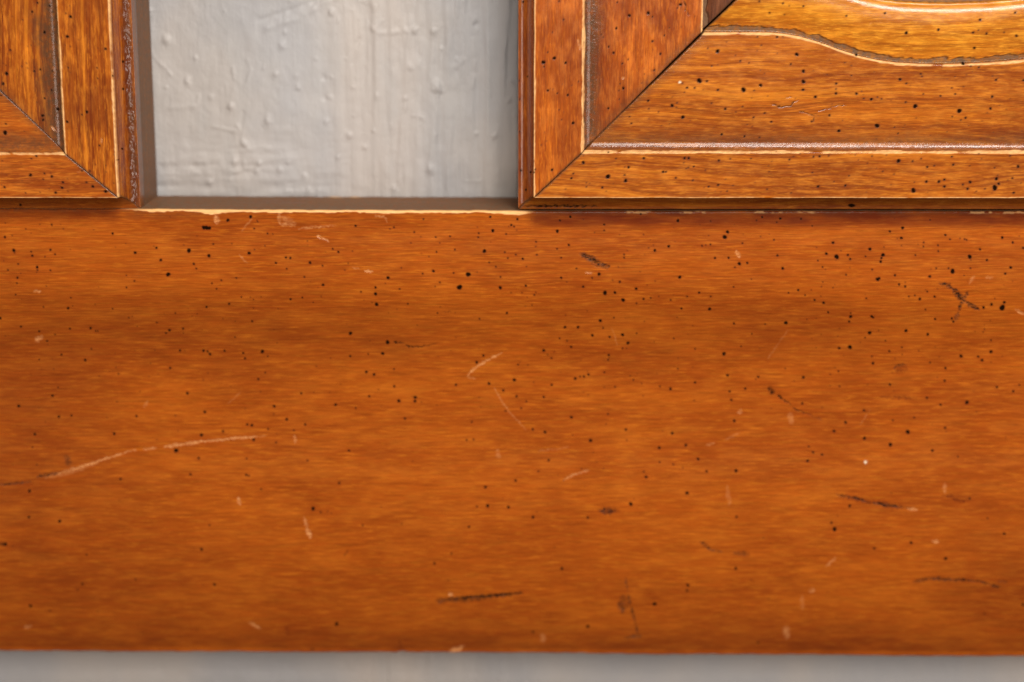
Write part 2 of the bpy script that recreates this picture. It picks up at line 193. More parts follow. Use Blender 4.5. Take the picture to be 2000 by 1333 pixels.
def apply_marks(px, py, front, holes, tinies, strokes):
    """per-vertex mark amounts, evaluated only near each mark"""
    n = px.size
    A = {k: np.zeros(n) for k in ('hole', 'pale', 'scuff', 'dark', 'red', 'white')}
    depth = np.zeros(n)
    idx_all = np.nonzero(front)[0]
    # bin the vertices in 16 px cells
    cx = np.floor(px[idx_all] / 16).astype(np.int64) + 4096
    cy = np.floor(py[idx_all] / 16).astype(np.int64) + 4096
    key = cx * 10000 + cy
    order = np.argsort(key, kind='stable')
    key = key[order]; idx_all = idx_all[order]
    def near(x0, x1, y0, y1):
        out = []
        for ix in range(int(math.floor(x0 / 16)), int(math.floor(x1 / 16)) + 1):
            a = (ix + 4096) * 10000 + int(math.floor(y0 / 16)) + 4096
            b = (ix + 4096) * 10000 + int(math.floor(y1 / 16)) + 4096
            lo = np.searchsorted(key, a, 'left'); hi = np.searchsorted(key, b, 'right')
            if hi > lo: out.append(idx_all[lo:hi])
        return np.concatenate(out) if out else None
    for lst, st in ((holes, 1.0), (tinies, 0.75)):
        for k, (x, y, r) in enumerate(lst):
            i = near(x - r - 4, x + r + 4, y - r - 4, y + r + 4)
            if i is None: continue
            dx = px[i] - x; dy = py[i] - y
            ang = np.arctan2(dy, dx)
            rr = (r * .93) * (1 + 0.10 * np.sin(2 * ang + k) + 0.06 * np.sin(3 * ang + 2.3 * k))
            d = np.hypot(dx, dy)
            s = min(1.0, st * (0.55 + 0.22 * r))
            m = s * (1 - sm(rr - 0.5, rr + 0.9, d))
            A['hole'][i] = np.maximum(A['hole'][i], m)
            depth[i] = np.maximum(depth[i], min(r, 4) * 0.16 * (1 - sm(rr * 0.4, rr + 0.6, d)))
            A['red'][i] = np.maximum(A['red'][i], 0.45 * s * (1 - sm(rr, rr + 2.6, d)))
    for k, (kind, s, w, pts) in enumerate(strokes):
        xs = [p[0] for p in pts]; ys = [p[1] for p in pts]
        i = near(min(xs) - w - 5, max(xs) + w + 5, min(ys) - w - 5, max(ys) + w + 5)
        if i is None: continue
        jx = 2.6 * (noise2(px[i] / 4.5, py[i] / 4.5, 71) - .5); jy = 3.4 * (noise2(px[i] / 3.6, py[i] / 5.0, 72) - .5)
        d, t, L = seg_dist(px[i] + jx, py[i] + jy, pts)
        n1 = noise2(px[i] / 3.0 + k * 7.7, py[i] / 2.0, 3)
        n2 = .55 * noise2(px[i] / 9.0, py[i] / 4.0 + k * 3.1, 5) + .45 * noise2(px[i] / 3.2, py[i] / 2.2 + k, 6)
        ww = 0.42 * w * (0.55 + 0.9 * n2)
        if L > w * 1.5: ww = ww * (0.45 + 0.55 * np.minimum(sm(0, 0.25 * L, t), 1 - sm(0.75 * L, L, t)) * 1.25)
        soft = 0.9 + 0.18 * w
        if w > 7: soft = 0.4 * w
        m = s * (1 - sm(ww - soft * 0.5, ww + soft, d)) * (0.25 + 1.1 * n1 if L > 3 else 1.0)
        if kind == 'pale': kind = 'scuff' if not (s > .9 and L < 2) else 'white'
        A[kind][i] = np.maximum(A[kind][i], np.clip(m * (1.1 if kind in ('scuff', 'dark') else 1), 0, 1))
        if kind in ('hole', 'dark') and w < 12:
            depth[i] = np.maximum(depth[i], 0.9 * s * (1 - sm(0, ww + 1.2, d)))
        elif kind == 'scuff' and s > .5:
            depth[i] = np.maximum(depth[i], 0.7 * (1 - sm(0, ww + 1.2, d)))
    return A, depth

# ------------------------------------------------------------------ mesh from a ring grid
def ring_mesh(name, X, Y, Z, attrs, mat, parent=None, flip=False, wrap=True, label=None):
    """X,Y,Z: (N,M) grids in u; rows wrap round the section, caps close both ends"""
    N, M = X.shape
    co = np.stack([X, Y, Z], -1).reshape(-1, 3) * S
    me = bpy.data.meshes.new(name)
    me.vertices.add(N * M)
    me.vertices.foreach_set('co', co.astype(np.float32).ravel())
    MM = M if wrap else M - 1
    i, j = np.meshgrid(np.arange(N - 1), np.arange(MM), indexing='ij')
    j2 = (j + 1) % M
    a = i * M + j; b = (i + 1) * M + j; c = (i + 1) * M + j2; d = i * M + j2
    q = np.stack([a, b, c, d] if not flip else [a, d, c, b], -1).reshape(-1)
    nq = (N - 1) * MM
    loops = q; starts = np.arange(nq) * 4; tot = np.full(nq, 4)
    if wrap:
        c0 = np.arange(M); c1 = (N - 1) * M + np.arange(M)[::-1]
        if flip: c0 = c0[::-1]; c1 = c1[::-1]
        loops = np.concatenate([loops, c0, c1])
        starts = np.concatenate([starts, [nq * 4, nq * 4 + M]])
        tot = np.concatenate([tot, [M, M]])
    me.loops.add(len(loops)); me.loops.foreach_set('vertex_index', loops.astype(np.int32))
    me.polygons.add(len(starts))
    me.polygons.foreach_set('loop_start', starts.astype(np.int32))
    me.polygons.foreach_set('loop_total', tot.astype(np.int32))
    smooth = np.ones(len(starts), dtype=bool)
    if wrap: smooth[-2:] = False
    me.polygons.foreach_set('use_smooth', smooth)
    me.update(calc_edges=True)
    for k, v in attrs.items():
        at = me.attributes.new(k, 'FLOAT', 'POINT')
        at.data.foreach_set('value', v.astype(np.float32).ravel())
    me.materials.append(mat)
    o = bpy.data.objects.new(name, me)
    scene.collection.objects.link(o)
    if parent: o.parent = parent
    if label: o['label'] = label
    return o

# ------------------------------------------------------------------ materials
class NT:
    def __init__(s, mat):
        mat.use_nodes = True
        s.t = mat.node_tree; s.n = s.t.nodes; s.l = s.t.links
        s.bsdf = s.n['Principled BSDF']
    def link(s, a, b): s.l.new(a, b)
    def val(s, sock, v):
        if hasattr(v, 'is_output'): s.link(v, sock)
        else: sock.default_value = v
    def math(s, op, a, b=0.0, clamp=False):
        m = s.n.new('ShaderNodeMath'); m.operation = op; m.use_clamp = clamp
        s.val(m.inputs[0], a); s.val(m.inputs[1], b); return m.outputs[0]
    def mix(s, f, a, b, mode='MIX'):
        m = s.n.new('ShaderNodeMix'); m.data_type = 'RGBA'; m.blend_type = mode
        s.val(m.inputs[0], f)
        for k, v in ((6, a), (7, b)):
            if isinstance(v, tuple): v = tuple(v) + ((1.0,) if len(v) == 3 else ())
            s.val(m.inputs[k], v)
        return m.outputs[2]
    def remap(s, v, a, b, c=0.0, d=1.0, kind='SMOOTHSTEP'):
        m = s.n.new('ShaderNodeMapRange'); m.interpolation_type = kind
        s.val(m.inputs[0], v)
        for k, x in zip((1, 2, 3, 4), (a, b, c, d)): m.inputs[k].default_value = x
        return m.outputs[0]
    def attr(s, name):
        a = s.n.new('ShaderNodeAttribute'); a.attribute_name = name; return a.outputs['Fac']
    def coords(s, scale, loc=(0, 0, 0), src=None):
        m = s.n.new('ShaderNodeMapping')
        m.inputs['Scale'].default_value = scale; m.inputs['Location'].default_value = loc
        s.link(src if src else s.tc, m.inputs[0]); return m.outputs[0]
    def noise(s, vec, detail=2, rough=0.5, dist=0.0):
        m = s.n.new('ShaderNodeTexNoise'); m.inputs['Scale'].default_value = 1.0
        m.inputs['Detail'].default_value = detail; m.inputs['Roughness'].default_value = rough
        m.inputs['Distortion'].default_value = dist
        s.link(vec, m.inputs['Vector']); return m.outputs['Fac']

def wood(name, along, base, gold, dark, fleck=0.6, band=0.4, blotch=0.5, ringw=22.0, seed=0.0, fl=32, wav=0.0, rough=0.24, coat=0.34, spec=.26, mot=(38, 15), bl2=.35):
    """stained, lacquered cherry-like wood; 'along' is the grain axis"""
    mat = bpy.data.materials.new(name); t = NT(mat)
    t.tc = t.n.new('ShaderNodeTexCoord').outputs['Object']
    u = 1 / S
    def gv(L, W, off=0.0):
        a, b = u / L, u / W
        sc = (a, b, b) if along == 'x' else (b, b, a)
        return t.coords(sc, (seed + off, seed * 1.7 + off, off * 2.1 - seed))
    # slow waviness of the fibres
    warp = t.noise(gv(420, 160, 3.3), 2)
    n_fleck = t.noise(gv(fl, 3.6, 1.0), 3, 0.65)
    n_fine = t.noise(gv(fl * 1.5, 1.9, 2.0), 3, 0.65)
    n_dark = t.noise(gv(fl * 1.7, 3.6, 5.0), 3, 0.6)
    # annual rings: thin bands across the board, bent by a slow wave
    wv = t.n.new('ShaderNodeVectorMath'); wv.operation = 'ADD'
    cb = t.n.new('ShaderNodeCombineXYZ')
    off = t.math('MULTIPLY', t.math('SUBTRACT', warp, .5), wav * S)
    t.link(off, cb.inputs[2 if along == 'x' else 0]); t.link(t.tc, wv.inputs[0]); t.link(cb.outputs[0], wv.inputs[1])
    a_, b_ = u / 900, u / ringw
    n_band = t.noise(t.coords((a_, b_, b_) if along == 'x' else (b_, b_, a_), (seed + 4, seed * 1.7, 8.4 - seed), src=wv.outputs[0]), 3, 0.6, 0.5)
    n_bl = t.noise(gv(330, 130, 6.0), 3, 0.5)
    n_bl2 = t.noise(gv(mot[0], mot[1], 7.0), 3, 0.6)
    col = t.mix(t.remap(n_bl, .36, .66, 0, blotch), base, dark)
    col = t.mix(t.remap(n_bl2, .42, .72, 0, blotch * bl2), col, gold)
    col = t.mix(t.remap(n_band, .50, .66, 0, band), col, dark)
    col = t.mix(t.remap(n_band, .46, .32, 0, band * .6), col, gold)
    col = t.mix(t.remap(n_fleck, .47, .74, 0, fleck), col, gold)
    col = t.mix(t.remap(n_dark, .54, .72, 0, fleck * .8), col, dark)
    fine = t.remap(n_fine, .3, .7, .72, 1.28, 'LINEAR')
    fc = t.n.new('ShaderNodeCombineColor')
    for k in range(3): t.link(fine, fc.inputs[k])
    col = t.mix(1.0, col, fc.outputs[0], 'MULTIPLY')
    stain_shade = t.attr('red'); pale = t.attr('pale'); dk = t.attr('dark'); hole = t.attr('hole'); dirt = t.attr('dirt')
    col = t.mix(t.math('MULTIPLY', stain_shade, .85, True), col, (0.080, 0.0095, 0.003))
    dn = t.noise(gv(9, 7, 9.0), 3, .6)
    dirt2 = t.math('MULTIPLY', dirt, t.remap(dn, .25, .7, .55, 1.15), True)
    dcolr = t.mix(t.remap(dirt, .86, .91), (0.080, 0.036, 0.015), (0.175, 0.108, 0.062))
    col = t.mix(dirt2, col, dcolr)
    pn = t.noise(gv(14, 5, 8.0), 3, .6)
    pc = t.mix(pn, (0.66, 0.31, 0.095), (0.90, 0.58, 0.27))
    sn = t.noise(gv(11, 3.0, 13.0), 3, .7)
    scf = t.math('MULTIPLY', t.attr('scuff'), t.remap(sn, .3, .62, .25, 1.0), True)
    col = t.mix(scf, col, (0.60, 0.27, 0.10))
    col = t.mix(pale, col, pc)
    dcol = t.mix(t.remap(pn, .45, .7), (0.012, 0.005, 0.003), (0.10, 0.040, 0.022))
    dk2 = t.math('MULTIPLY', dk, t.remap(sn, .32, .58, .5, 1.2), True)
    col = t.mix(dk2, col, dcol)
    col = t.mix(t.attr('white'), col, (0.75, 0.66, 0.48))
    col = t.mix(hole, col, (0.010, 0.0035, 0.0015))
    t.link(col, t.bsdf.inputs['Base Color'])
    grime = t.remap(dirt, .86, .91)
    r = t.remap(n_bl2, .3, .7, rough - .04, rough + .05)
    r = t.math('ADD', r, t.math('MULTIPLY', t.math('ADD', t.math('ADD', hole, pale), dk), .45), True)
    r = t.math('ADD', r, t.math('MULTIPLY', grime, .35), True)
    t.link(r, t.bsdf.inputs['Roughness'])
    keep = t.math('SUBTRACT', 1.0, t.math('ADD', hole, pale, True), True)
    nog = t.math('SUBTRACT', 1.0, t.math('MULTIPLY', grime, .6), True)
    keep = t.math('MULTIPLY', t.math('SUBTRACT', keep, t.math('MULTIPLY', dk, .8), True), nog)
    t.link(t.math('MULTIPLY', keep, coat), t.bsdf.inputs['Coat Weight'])
    t.bsdf.inputs['Coat Roughness'].default_value = 0.11
    t.link(t.math('MULTIPLY', keep, spec, True), t.bsdf.inputs['Specular IOR Level'])
    # tiny relief of fibres, lacquer ripple and grit
    iso = t.coords((u / 7, u / 7, u / 7)); grit = t.noise(iso, 3, .7)
    iso2 = t.coords((u / 60, u / 60, u / 60)); rip = t.noise(iso2, 2, .5)
    h = t.math('ADD', t.math('MULTIPLY', n_fine, .22), t.math('MULTIPLY', n_fleck, .15))
    h = t.math('ADD', h, t.math('MULTIPLY', grit, t.math('ADD', .16, t.math('MULTIPLY', dirt, 1.6))))
    h = t.math('ADD', h, t.math('MULTIPLY', rip, .8))
    bp = t.n.new('ShaderNodeBump'); bp.inputs['Strength'].default_value = .55
    bp.inputs['Distance'].default_value = S * 0.9
    t.link(h, bp.inputs['Height']); t.link(bp.outputs[0], t.bsdf.inputs['Normal'])
    t.link(bp.outputs[0], t.bsdf.inputs['Coat Normal'])
    return mat

BASE = (0.315, 0.066, 0.005); GOLD = (0.51, 0.152, 0.011); DARK = (0.18, 0.028, 0.003)
M_rail = wood('rail wood', 'x', BASE, GOLD, DARK, fleck=.46, band=.18, blotch=.45, ringw=30, seed=0, fl=34, wav=60, spec=.11, coat=.04, rough=.27, mot=(90, 26), bl2=.45)
M_frail = wood('frame rail wood', 'x', (0.355, 0.088, 0.006), (0.66, 0.23, 0.017), (0.15, 0.024, 0.002), fleck=.40, band=.6, blotch=.5, ringw=10, bl2=.6, seed=11, fl=24, wav=110)
M_frail_l = wood('left frame rail wood', 'x', (0.37, 0.084, 0.006), (0.64, 0.20, 0.015), (0.17, 0.026, 0.002), fleck=.5, band=.55, blotch=.5, ringw=12, bl2=.5, seed=23, fl=26, wav=70)
M_stile = wood('stile wood', 'z', (0.33, 0.068, 0.005), (0.64, 0.18, 0.012), (0.15, 0.020, 0.002), fleck=.5, band=.35, blotch=.7, bl2=.6, ringw=18, seed=31, fl=24, wav=60)
M_stile_l = wood('left stile wood', 'z', (0.39, 0.094, 0.006), (0.70, 0.23, 0.015), (0.15, 0.024, 0.002), fleck=.5, band=.8, blotch=.55, bl2=.6, ringw=12, seed=47, fl=26, wav=90)
M_gold = wood('inner moulding wood', 'x', (0.46, 0.150, 0.009), (0.82, 0.36, 0.030), (0.22, 0.050, 0.004), fleck=.5, band=.5, blotch=.6, bl2=.7, ringw=13, seed=61, fl=26, wav=80, rough=.22, coat=.22)
M_inner_v = wood('stile inner moulding wood', 'z', (0.13, 0.042, 0.016), (0.22, 0.08, 0.03), (0.05, 0.014, 0.007), fleck=.5, band=.5, blotch=.5, ringw=18, seed=71, rough=.3, coat=.4)  # dark reflections painted into the wood colour
M_panel = wood('inset panel wood', 'x', (0.46, 0.140, 0.045), (0.60, 0.22, 0.08), (0.13, 0.025, 0.008), fleck=.4, band=.9, blotch=.4, ringw=12, seed=83, wav=60, rough=.3)

def wall_material():
    mat = bpy.data.materials.new('painted plaster'); t = NT(mat)
    t.tc = t.n.new('ShaderNodeTexCoord').outputs['Object']; u = 1 / S
    a = t.noise(t.coords((u / 260, u / 260, u / 420)), 3, .5)
    b = t.noise(t.coords((u / 45, u / 45, u / 160), (4, 2, 1)), 3, .5)
    col = t.mix(t.remap(a, .35, .65), (0.335, 0.335, 0.345), (0.400, 0.375, 0.355))
    # a broad upright band is warmer and lighter
    sx = t.n.new('ShaderNodeSeparateXYZ'); t.link(t.tc, sx.inputs[0])
    bw = t.math('ABSOLUTE', t.math('ADD', t.math('MULTIPLY', sx.outputs[0], u), t.math('ADD', 240.0, t.math('MULTIPLY', a, 60.0))))
    col = t.mix(t.remap(bw, 130, 40, 0, .45), col, (0.47, 0.41, 0.36))
    col = t.mix(t.remap(b, .45, .75, 0, .35), col, (0.37, 0.365, 0.36))
    t.link(col, t.bsdf.inputs['Base Color'])
    t.bsdf.inputs['Roughness'].default_value = .55
    c = t.noise(t.coords((u / 22, u / 22, u / 34)), 4, .55)
    d = t.noise(t.coords((u / 11, u / 11, u / 120), (1, 5, 2)), 2, .5)
    h = t.math('ADD', t.math('MULTIPLY', c, 1.0), t.math('MULTIPLY', d, .35))
    bp = t.n.new('ShaderNodeBump'); bp.inputs['Strength'].default_value = .5; bp.inputs['Distance'].default_value = S * 5
    t.link(h, bp.inputs['Height']); t.link(bp.outputs[0], t.bsdf.inputs['Normal'])
    return mat

# ------------------------------------------------------------------ the wall
YW = 203.0
def build_wall():
    xs = axis_samples(-2600, 3600, -780, 60, 2.5, 60)
    zs = np.unique(np.concatenate([axis_samples(-2600, 1500, -570, 20, 2.5, 60), np.arange(-1700, -1420, 8)]))
    X, Z = np.meshgrid(xs, zs, indexing='ij')
    Y = np.full_like(X, YW)
    px, py = to_px(X, Y, Z)
    hgt = np.zeros_like(X)
    k = 2.5
    for x, y, r, a in [(188,197,17,5),(290,402,15,4),(750,225,13,4),(720,365,13,4),(990,60,14,4),(1510,428,24,7),(680,590,20,5),(1215,470,11,3),(1080,662,13,4),(1475,828,16,5),(500,520,13,4),(520,790,16,4),(1300,925,14,4),(970,595,12,3),(1870,400,11,4),(830,430,12,3),(1155,720,10,3),(1025,770,10,3),(570,700,14,4),(630,840,14,4),(1435,575,12,3),(1700,655,10,3),(1790,665,10,3),(1380,330,12,3),(1350,480,10,3),(400,890,14,3),(740,830,10,3),(880,920,12,3),(1200,640,9,3),(1860,490,10,3),(1890,560,9,3),(1400,150,14,4),(1490,155,12,4),(960,480,14,-3),(955,380,12,-3),(640,800,12,4),(860,860,13,3),(1700,120,12,-4),(820,370,12,2),(765,160,10,3)]:
        xx, yy, rr = 250 + x / k, y / k, r / k
        d = np.hypot(px - xx, (py - yy) * .8) * (.7 + .6 * noise2(px / 5, py / 5, 9))
        hgt += 0.95 * a * np.exp(-(d / (rr * .95)) ** 2)
    for w, a, pts in [(9,5,[(680,140),(830,90),(960,20),(1020,-10)]),(8,-5,[(640,100),(800,50),(930,0)]),(5,4,[(130,280),(165,320),(210,365)]),(9,-5,[(150,812),(300,815),(430,806)]),(8,4,[(150,850),(400,846),(540,835)]),
                      (6,4,[(1370,160),(1362,450),(1335,650),(1315,900)]),(6,3,[(1610,-20),(1600,400),(1570,750),(1555,930)]),(7,4,[(1500,150),(1480,300),(1470,380)]),(7,4,[(1520,440),(1495,650),(1470,820)]),(5,-4,[(1130,190),(1110,250),(1095,310)]),
                      (8,5,[(1170,125),(1230,162),(1300,160),(1350,150)]),(8,4,[(560,740),(650,722),(755,728)]),(4,3,[(1690,0),(1688,150),(1700,340)]),(8,5,[(1640,290),(1600,330)]),(6,-4,[(1548,140),(1540,230)]),(5,3,[(1440,0),(1430,120)]),
                      (4,3,[(1860,60),(1850,200),(1820,330)]),(5,3,[(580,290),(600,340),(575,420)]),(6,4,[(540,620),(560,700),(590,725)]),(6,-3,[(560,550),(545,660)]),(6,4,[(770,930),(880,935)]),(7,3,[(1440,200),(1400,430)]),(5,3,[(1690,250),(1700,340),(1680,430)]),
                      (7,3,[(170,530),(330,520)]),(4,-3,[(1655,0),(1640,250),(1635,420)]),(5,3,[(420,620),(520,640)])]:
        pp = [(250 + x / k, y / k) for x, y in pts]
        d, tt, L = seg_dist(px, py, pp)
        hgt += .42 * a * np.exp(-(d / (w / k * 1.7)) ** 2) * (0.2 + 1.1 * noise2(px / 9, py / 14, 4))
    right = sm(560, 780, px)
    hgt += right * 8.0 * (fbm(X / 16, Z / 240, 21, 3) - .5) + 3.6 * (fbm(X / 42, Z / 52, 33, 4) - .5) + 1.6 * sm(.88, .99, noise2(X / 15 + .6 * fbm(X / 9, Z / 9, 2, 2), Z / 19, 35))
    hgt += (1 - right) * 4.0 * (fbm(X / 60, Z / 14, 55, 2) - .5) * sm(200, 380, py)
    Y = Y - hgt
    o = ring_mesh('wall', X, Y, Z, {}, wall_material(), wrap=False, flip=True)
    o['kind'] = 'structure'
    return o
wall = build_wall()

# ------------------------------------------------------------------ the headboard
head = bpy.data.objects.new('headboard', None)
scene.collection.objects.link(head)
head.location = (0, 0, -1434 * S)
head['label'] = 'worm-holed reddish brown wooden headboard with mitred framed panels above a wide bottom rail'
head['category'] = 'headboard'
def adopt(o):
    o.parent = head
    o.matrix_parent_inverse = head.matrix_world.inverted() if False else o.matrix_parent_inverse
    o.location = (0, 0, 1434 * S)   # cancel the Empty's offset

# ---- wide bottom rail
ZT, ZB = -525.0, -1457.0
def build_rail():
    xs = axis_samples(-2000, 3300, -1020, 1120, 1.4, 30)
    rows = []          # (z, y, front, tag)
    for y in np.linspace(188, 6, 40): rows.append((ZT, y, 0, 'top'))
    R = 3.0
    for a in np.linspace(0, math.pi / 2, 6): rows.append((ZT - R + R * math.cos(a), R - R * math.sin(a), 1, 'edge'))
    for z in np.arange(ZT - R - 1.3, ZB + 7, -1.4): rows.append((z, 0, 1, 'face'))
    R = 6.0
    for a in np.linspace(0, math.pi / 2, 8): rows.append((ZB + R - R * math.sin(a), R - R * math.cos(a), 1, 'low'))
    for y in (20, 60, 120, 188): rows.append((ZB, y, 0, 'under'))
    zr = np.array([r[0] for r in rows]); yr = np.array([r[1] for r in rows])
    fr = np.array([r[2] for r in rows]); tg = np.array([r[3] for r in rows])
    X, Z = np.meshgrid(xs, zr, indexing='ij'); Y = np.broadcast_to(yr, X.shape).copy()
    wt = np.clip((Z - ZB) / (ZT - ZB), 0, 1)          # 1 at the top edge
    topw = 2.2 * (fbm(X / 130, X * 0, 3, 3) - .5) + 1.0 * (noise2(X / 14, X * 0, 8) - .5)
    botw = 3.2 * (fbm(X / 150, X * 0 + 9, 13, 3) - .5) + 1.6 * (noise2(X / 16, X * 0, 18) - .5)
    nx = (783 - 1000) * 1.045
    botw = botw + 3.5 * np.exp(-((X - nx) / 9) ** 2)
    Z = Z + topw * sm(.985, 1, wt) + botw * (1 - sm(0, .02, wt)) - np.where(X < 0, .0036 * wt + .0052 * (1 - wt), .0008 * wt + .0058 * (1 - wt)) * X
    # the face is not dead flat: faint planing waves and a slight hollow
    face = (fr == 1)[None, :]
    Y = Y + np.where(face, 2.2 * (fbm(X / 700, Z / 210, 29, 2) - .5) * 2, 0)
    # moulded face: leans back at the top, a shallow hollow, a swell, and rolls under at the foot
    tt = np.arange(0, 922.0)
    al = np.interp(tt, [0, 60, 130, 185, 235, 330, 500, 650, 780, 870, 920], [0, 4, 1, -13, -13, -2, 7, 1, -8, -14, -22])
    prof = np.concatenate([[0], np.cumsum(-np.tan(np.radians(al)))[:-1]])
    Y = Y + np.interp(ZT - zr, tt, prof)[None, :]
    px, py = to_px(X, Y, Z)
    A, dep = apply_marks(px.ravel(), py.ravel(), np.broadcast_to(fr == 1, X.shape).ravel(), rail_holes, rail_tiny, rail_strokes)
    A = {k: v.reshape(X.shape) for k, v in A.items()}
    dep = dep.reshape(X.shape)
    Y = Y + dep
    # wear on the top front edge: strong in the open gap, patchy elsewhere
    d = np.where(tg[None, :] == 'top', 0, 1) * (ZT - zr)[None, :] * 1.0
    gap = sm(225, 300, px) * (1 - sm(1020, 1050, px))
    n = fbm(X / 38, X * 0, 61, 3); n3 = noise2(X / 7, Z / 3, 62)
    wwid = 1.5 + 5.5 * n * gap + 2.0 * (n3 - .5) + 3.5 * np.exp(-((px - 1000) / 22) ** 2) + 3 * np.exp(-((px - 410) / 22) ** 2)
    edge = (tg != 'top') & (tg != 'under') & (tg != 'low')
    wear = np.where(edge[None, :], (1 - sm(wwid - .8, wwid + .8, d)) * gap, 0)
    patch = sm(.60, .70, fbm(X / 60, X * 0 + 5, 77, 3)) * sm(.35, .6, n3)
    wear = np.maximum(wear, np.where(edge[None, :], .35 * (1 - sm(3, 5, d)) * patch * sm(.4,.6,n3) * (1 - gap) * sm(1030, 1060, px), 0))
    low = (zr - ZB)[None, :]
    wear2 = np.where((tg != 'top')[None, :] & (tg != 'under')[None, :], (1 - sm(1.0, 3.0, low)) * sm(.42, .62, fbm(X / 55, X * 0, 91, 3)) * .4, 0)
    topedge = np.where((tg == 'top')[None, :], (1 - sm(9, 13, Y)) * gap * .8, 0)
    back = np.where((tg == 'top')[None, :], sm(174, 178, Y) * (np.exp(-((px - 655) / 12) ** 2) + np.exp(-((px - 693) / 11) ** 2)) , 0)  # light glints at the rear edge, painted as pale spots
    A['pale'] = np.clip(np.maximum(np.maximum(A['pale'], wear), np.maximum(wear2, np.maximum(topedge, back))), 0, 1)
    # staining and dirt below the frames with their shade painted in, then broad shading
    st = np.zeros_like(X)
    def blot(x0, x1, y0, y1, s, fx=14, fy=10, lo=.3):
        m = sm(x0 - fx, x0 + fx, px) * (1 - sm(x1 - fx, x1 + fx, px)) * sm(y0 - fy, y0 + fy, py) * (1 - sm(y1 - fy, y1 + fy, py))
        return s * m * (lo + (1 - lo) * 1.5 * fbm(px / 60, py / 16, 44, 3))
    for b in [(1035,2040,405,442,.95),(1600,1990,405,440,.9),(-40,235,400,428,.75),(235,400,405,424,.25),(1150,1330,405,436,.3)]:  # red-brown grime plus the frames' cast shade, painted as one band
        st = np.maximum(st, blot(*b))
    for b in [(-80,420,575,700,.38,120,45),(380,900,600,700,.36,140,45),(1150,1800,590,690,.26,150,40),(-300,2400,1225,1300,.5,60,40),(-200,200,640,1300,.34,140,90),(-100,500,1080,1300,.3,160,80),(1850,2200,1000,1300,.30,120,90),(1200,1350,590,740,.2,70,60),(600,900,620,720,.2,60,40),(380,620,560,760,.2,70,60)]:  # the rail's broad shading painted as red blotches, with some staining
        st = np.maximum(st, blot(*b, .15))
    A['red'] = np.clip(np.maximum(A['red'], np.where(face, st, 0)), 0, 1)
    A['dirt'] = np.where((tg == 'top')[None, :], 1.0 - .12 * noise2(X / 70, Y / 20, 3), 0) + np.where(edge[None, :], .5 * (1 - sm(2, 9, d)) * (1 - gap) * n3, 0) \
        + np.where(face, .38 * blot(250, 400, 400, 426, 1, 20, 8), 0)
    A['dirt'] = np.clip(A['dirt'], 0, 1)
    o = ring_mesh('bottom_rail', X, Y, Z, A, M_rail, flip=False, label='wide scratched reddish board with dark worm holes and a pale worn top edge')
    adopt(o)
build_rail()

# ---- mitred frames
W3 = 121.0
def profile():
    """section samples (w, y): w runs from the outer edge inwards in nominal units
       0-30 cove, 30-120 flat, 120-136 step, 136-343 wide flat, then the inner edge"""
    P = []
    for y in np.linspace(188, 14, 30): P.append((0.0, y, 'side'))
    for t in np.linspace(0, 1, 26):
        P.append((30 * t, 12 - 57 * (1 - math.sqrt(max(0, 1 - t * t))) , 'cove'))
    for w in np.arange(31, 119.5, 1.4): P.append((w, -45.0, 'flat'))
    P.append((119.6, -44.6, 'flat')); P.append((120.4, -43.2, 'step')); 
    for a in np.linspace(0, 1, 14):
        P.append((121 + 15 * a, -40 + 15 * (1.0 * a - .45 * a * a), 'step'))
    for w in np.arange(137.4, 342, 1.4):
        P.append((w, -31.6 - 2.0 * sm(150, 260, np.array(w)).item(), 'wide'))
    P.append((342.4, -32.9, 'wide')); P.append((343.2, -31, 'wide')); P.append((343.6, -12, 'in'))
    P.append((343.8, 30, 'in')); P.append((343.8, 188, 'in'))
    return P
def profile_inner():
    P = [(344.0, 188, 'in'), (344.0, 60, 'in'), (344.0, -9, 'in')]
    for s in np.arange(0.010, 1.0, 0.0108):
        w = 344 + W3 * s
        if s < .5: y = -7 - 15 * math.sin(s / .5 * math.pi / 2)
        elif s < .90: y = -22 + 11.0 * ((s - .5) / .40) ** 3
        else: y = -11 + 19 * (1 - math.cos((s - .90) / .10 * math.pi / 2))
        P.append((w, y, 'band'))
    P += [(344 + W3, 10, 'lip'), (344 + W3 + .2, 60, 'lip'), (344 + W3 + .2, 188, 'lip')]
    return P

def vmap(w, flat, step=0.0):
    """nominal section coordinate -> real distance, with a custom flat width"""
    return w + (flat - 90.0) * np.clip((w - 30) / 90, 0, 1)

def curve_dip(x):
    """how far the carved lower edge of the inner field dips along x (u)"""
    px = x * 3570 / 3445 + 1000
    return np.interp(px, [1480, 1505, 1530, 1560, 1600, 1640, 1680, 1715, 1750, 1800, 1850, 1925, 2000, 2100, 2300, 2500],
                     [0, .8, 3, 8, 19, 33, 45, 52, 56.5, 59, 59.5, 57, 51, 38, 10, 0])

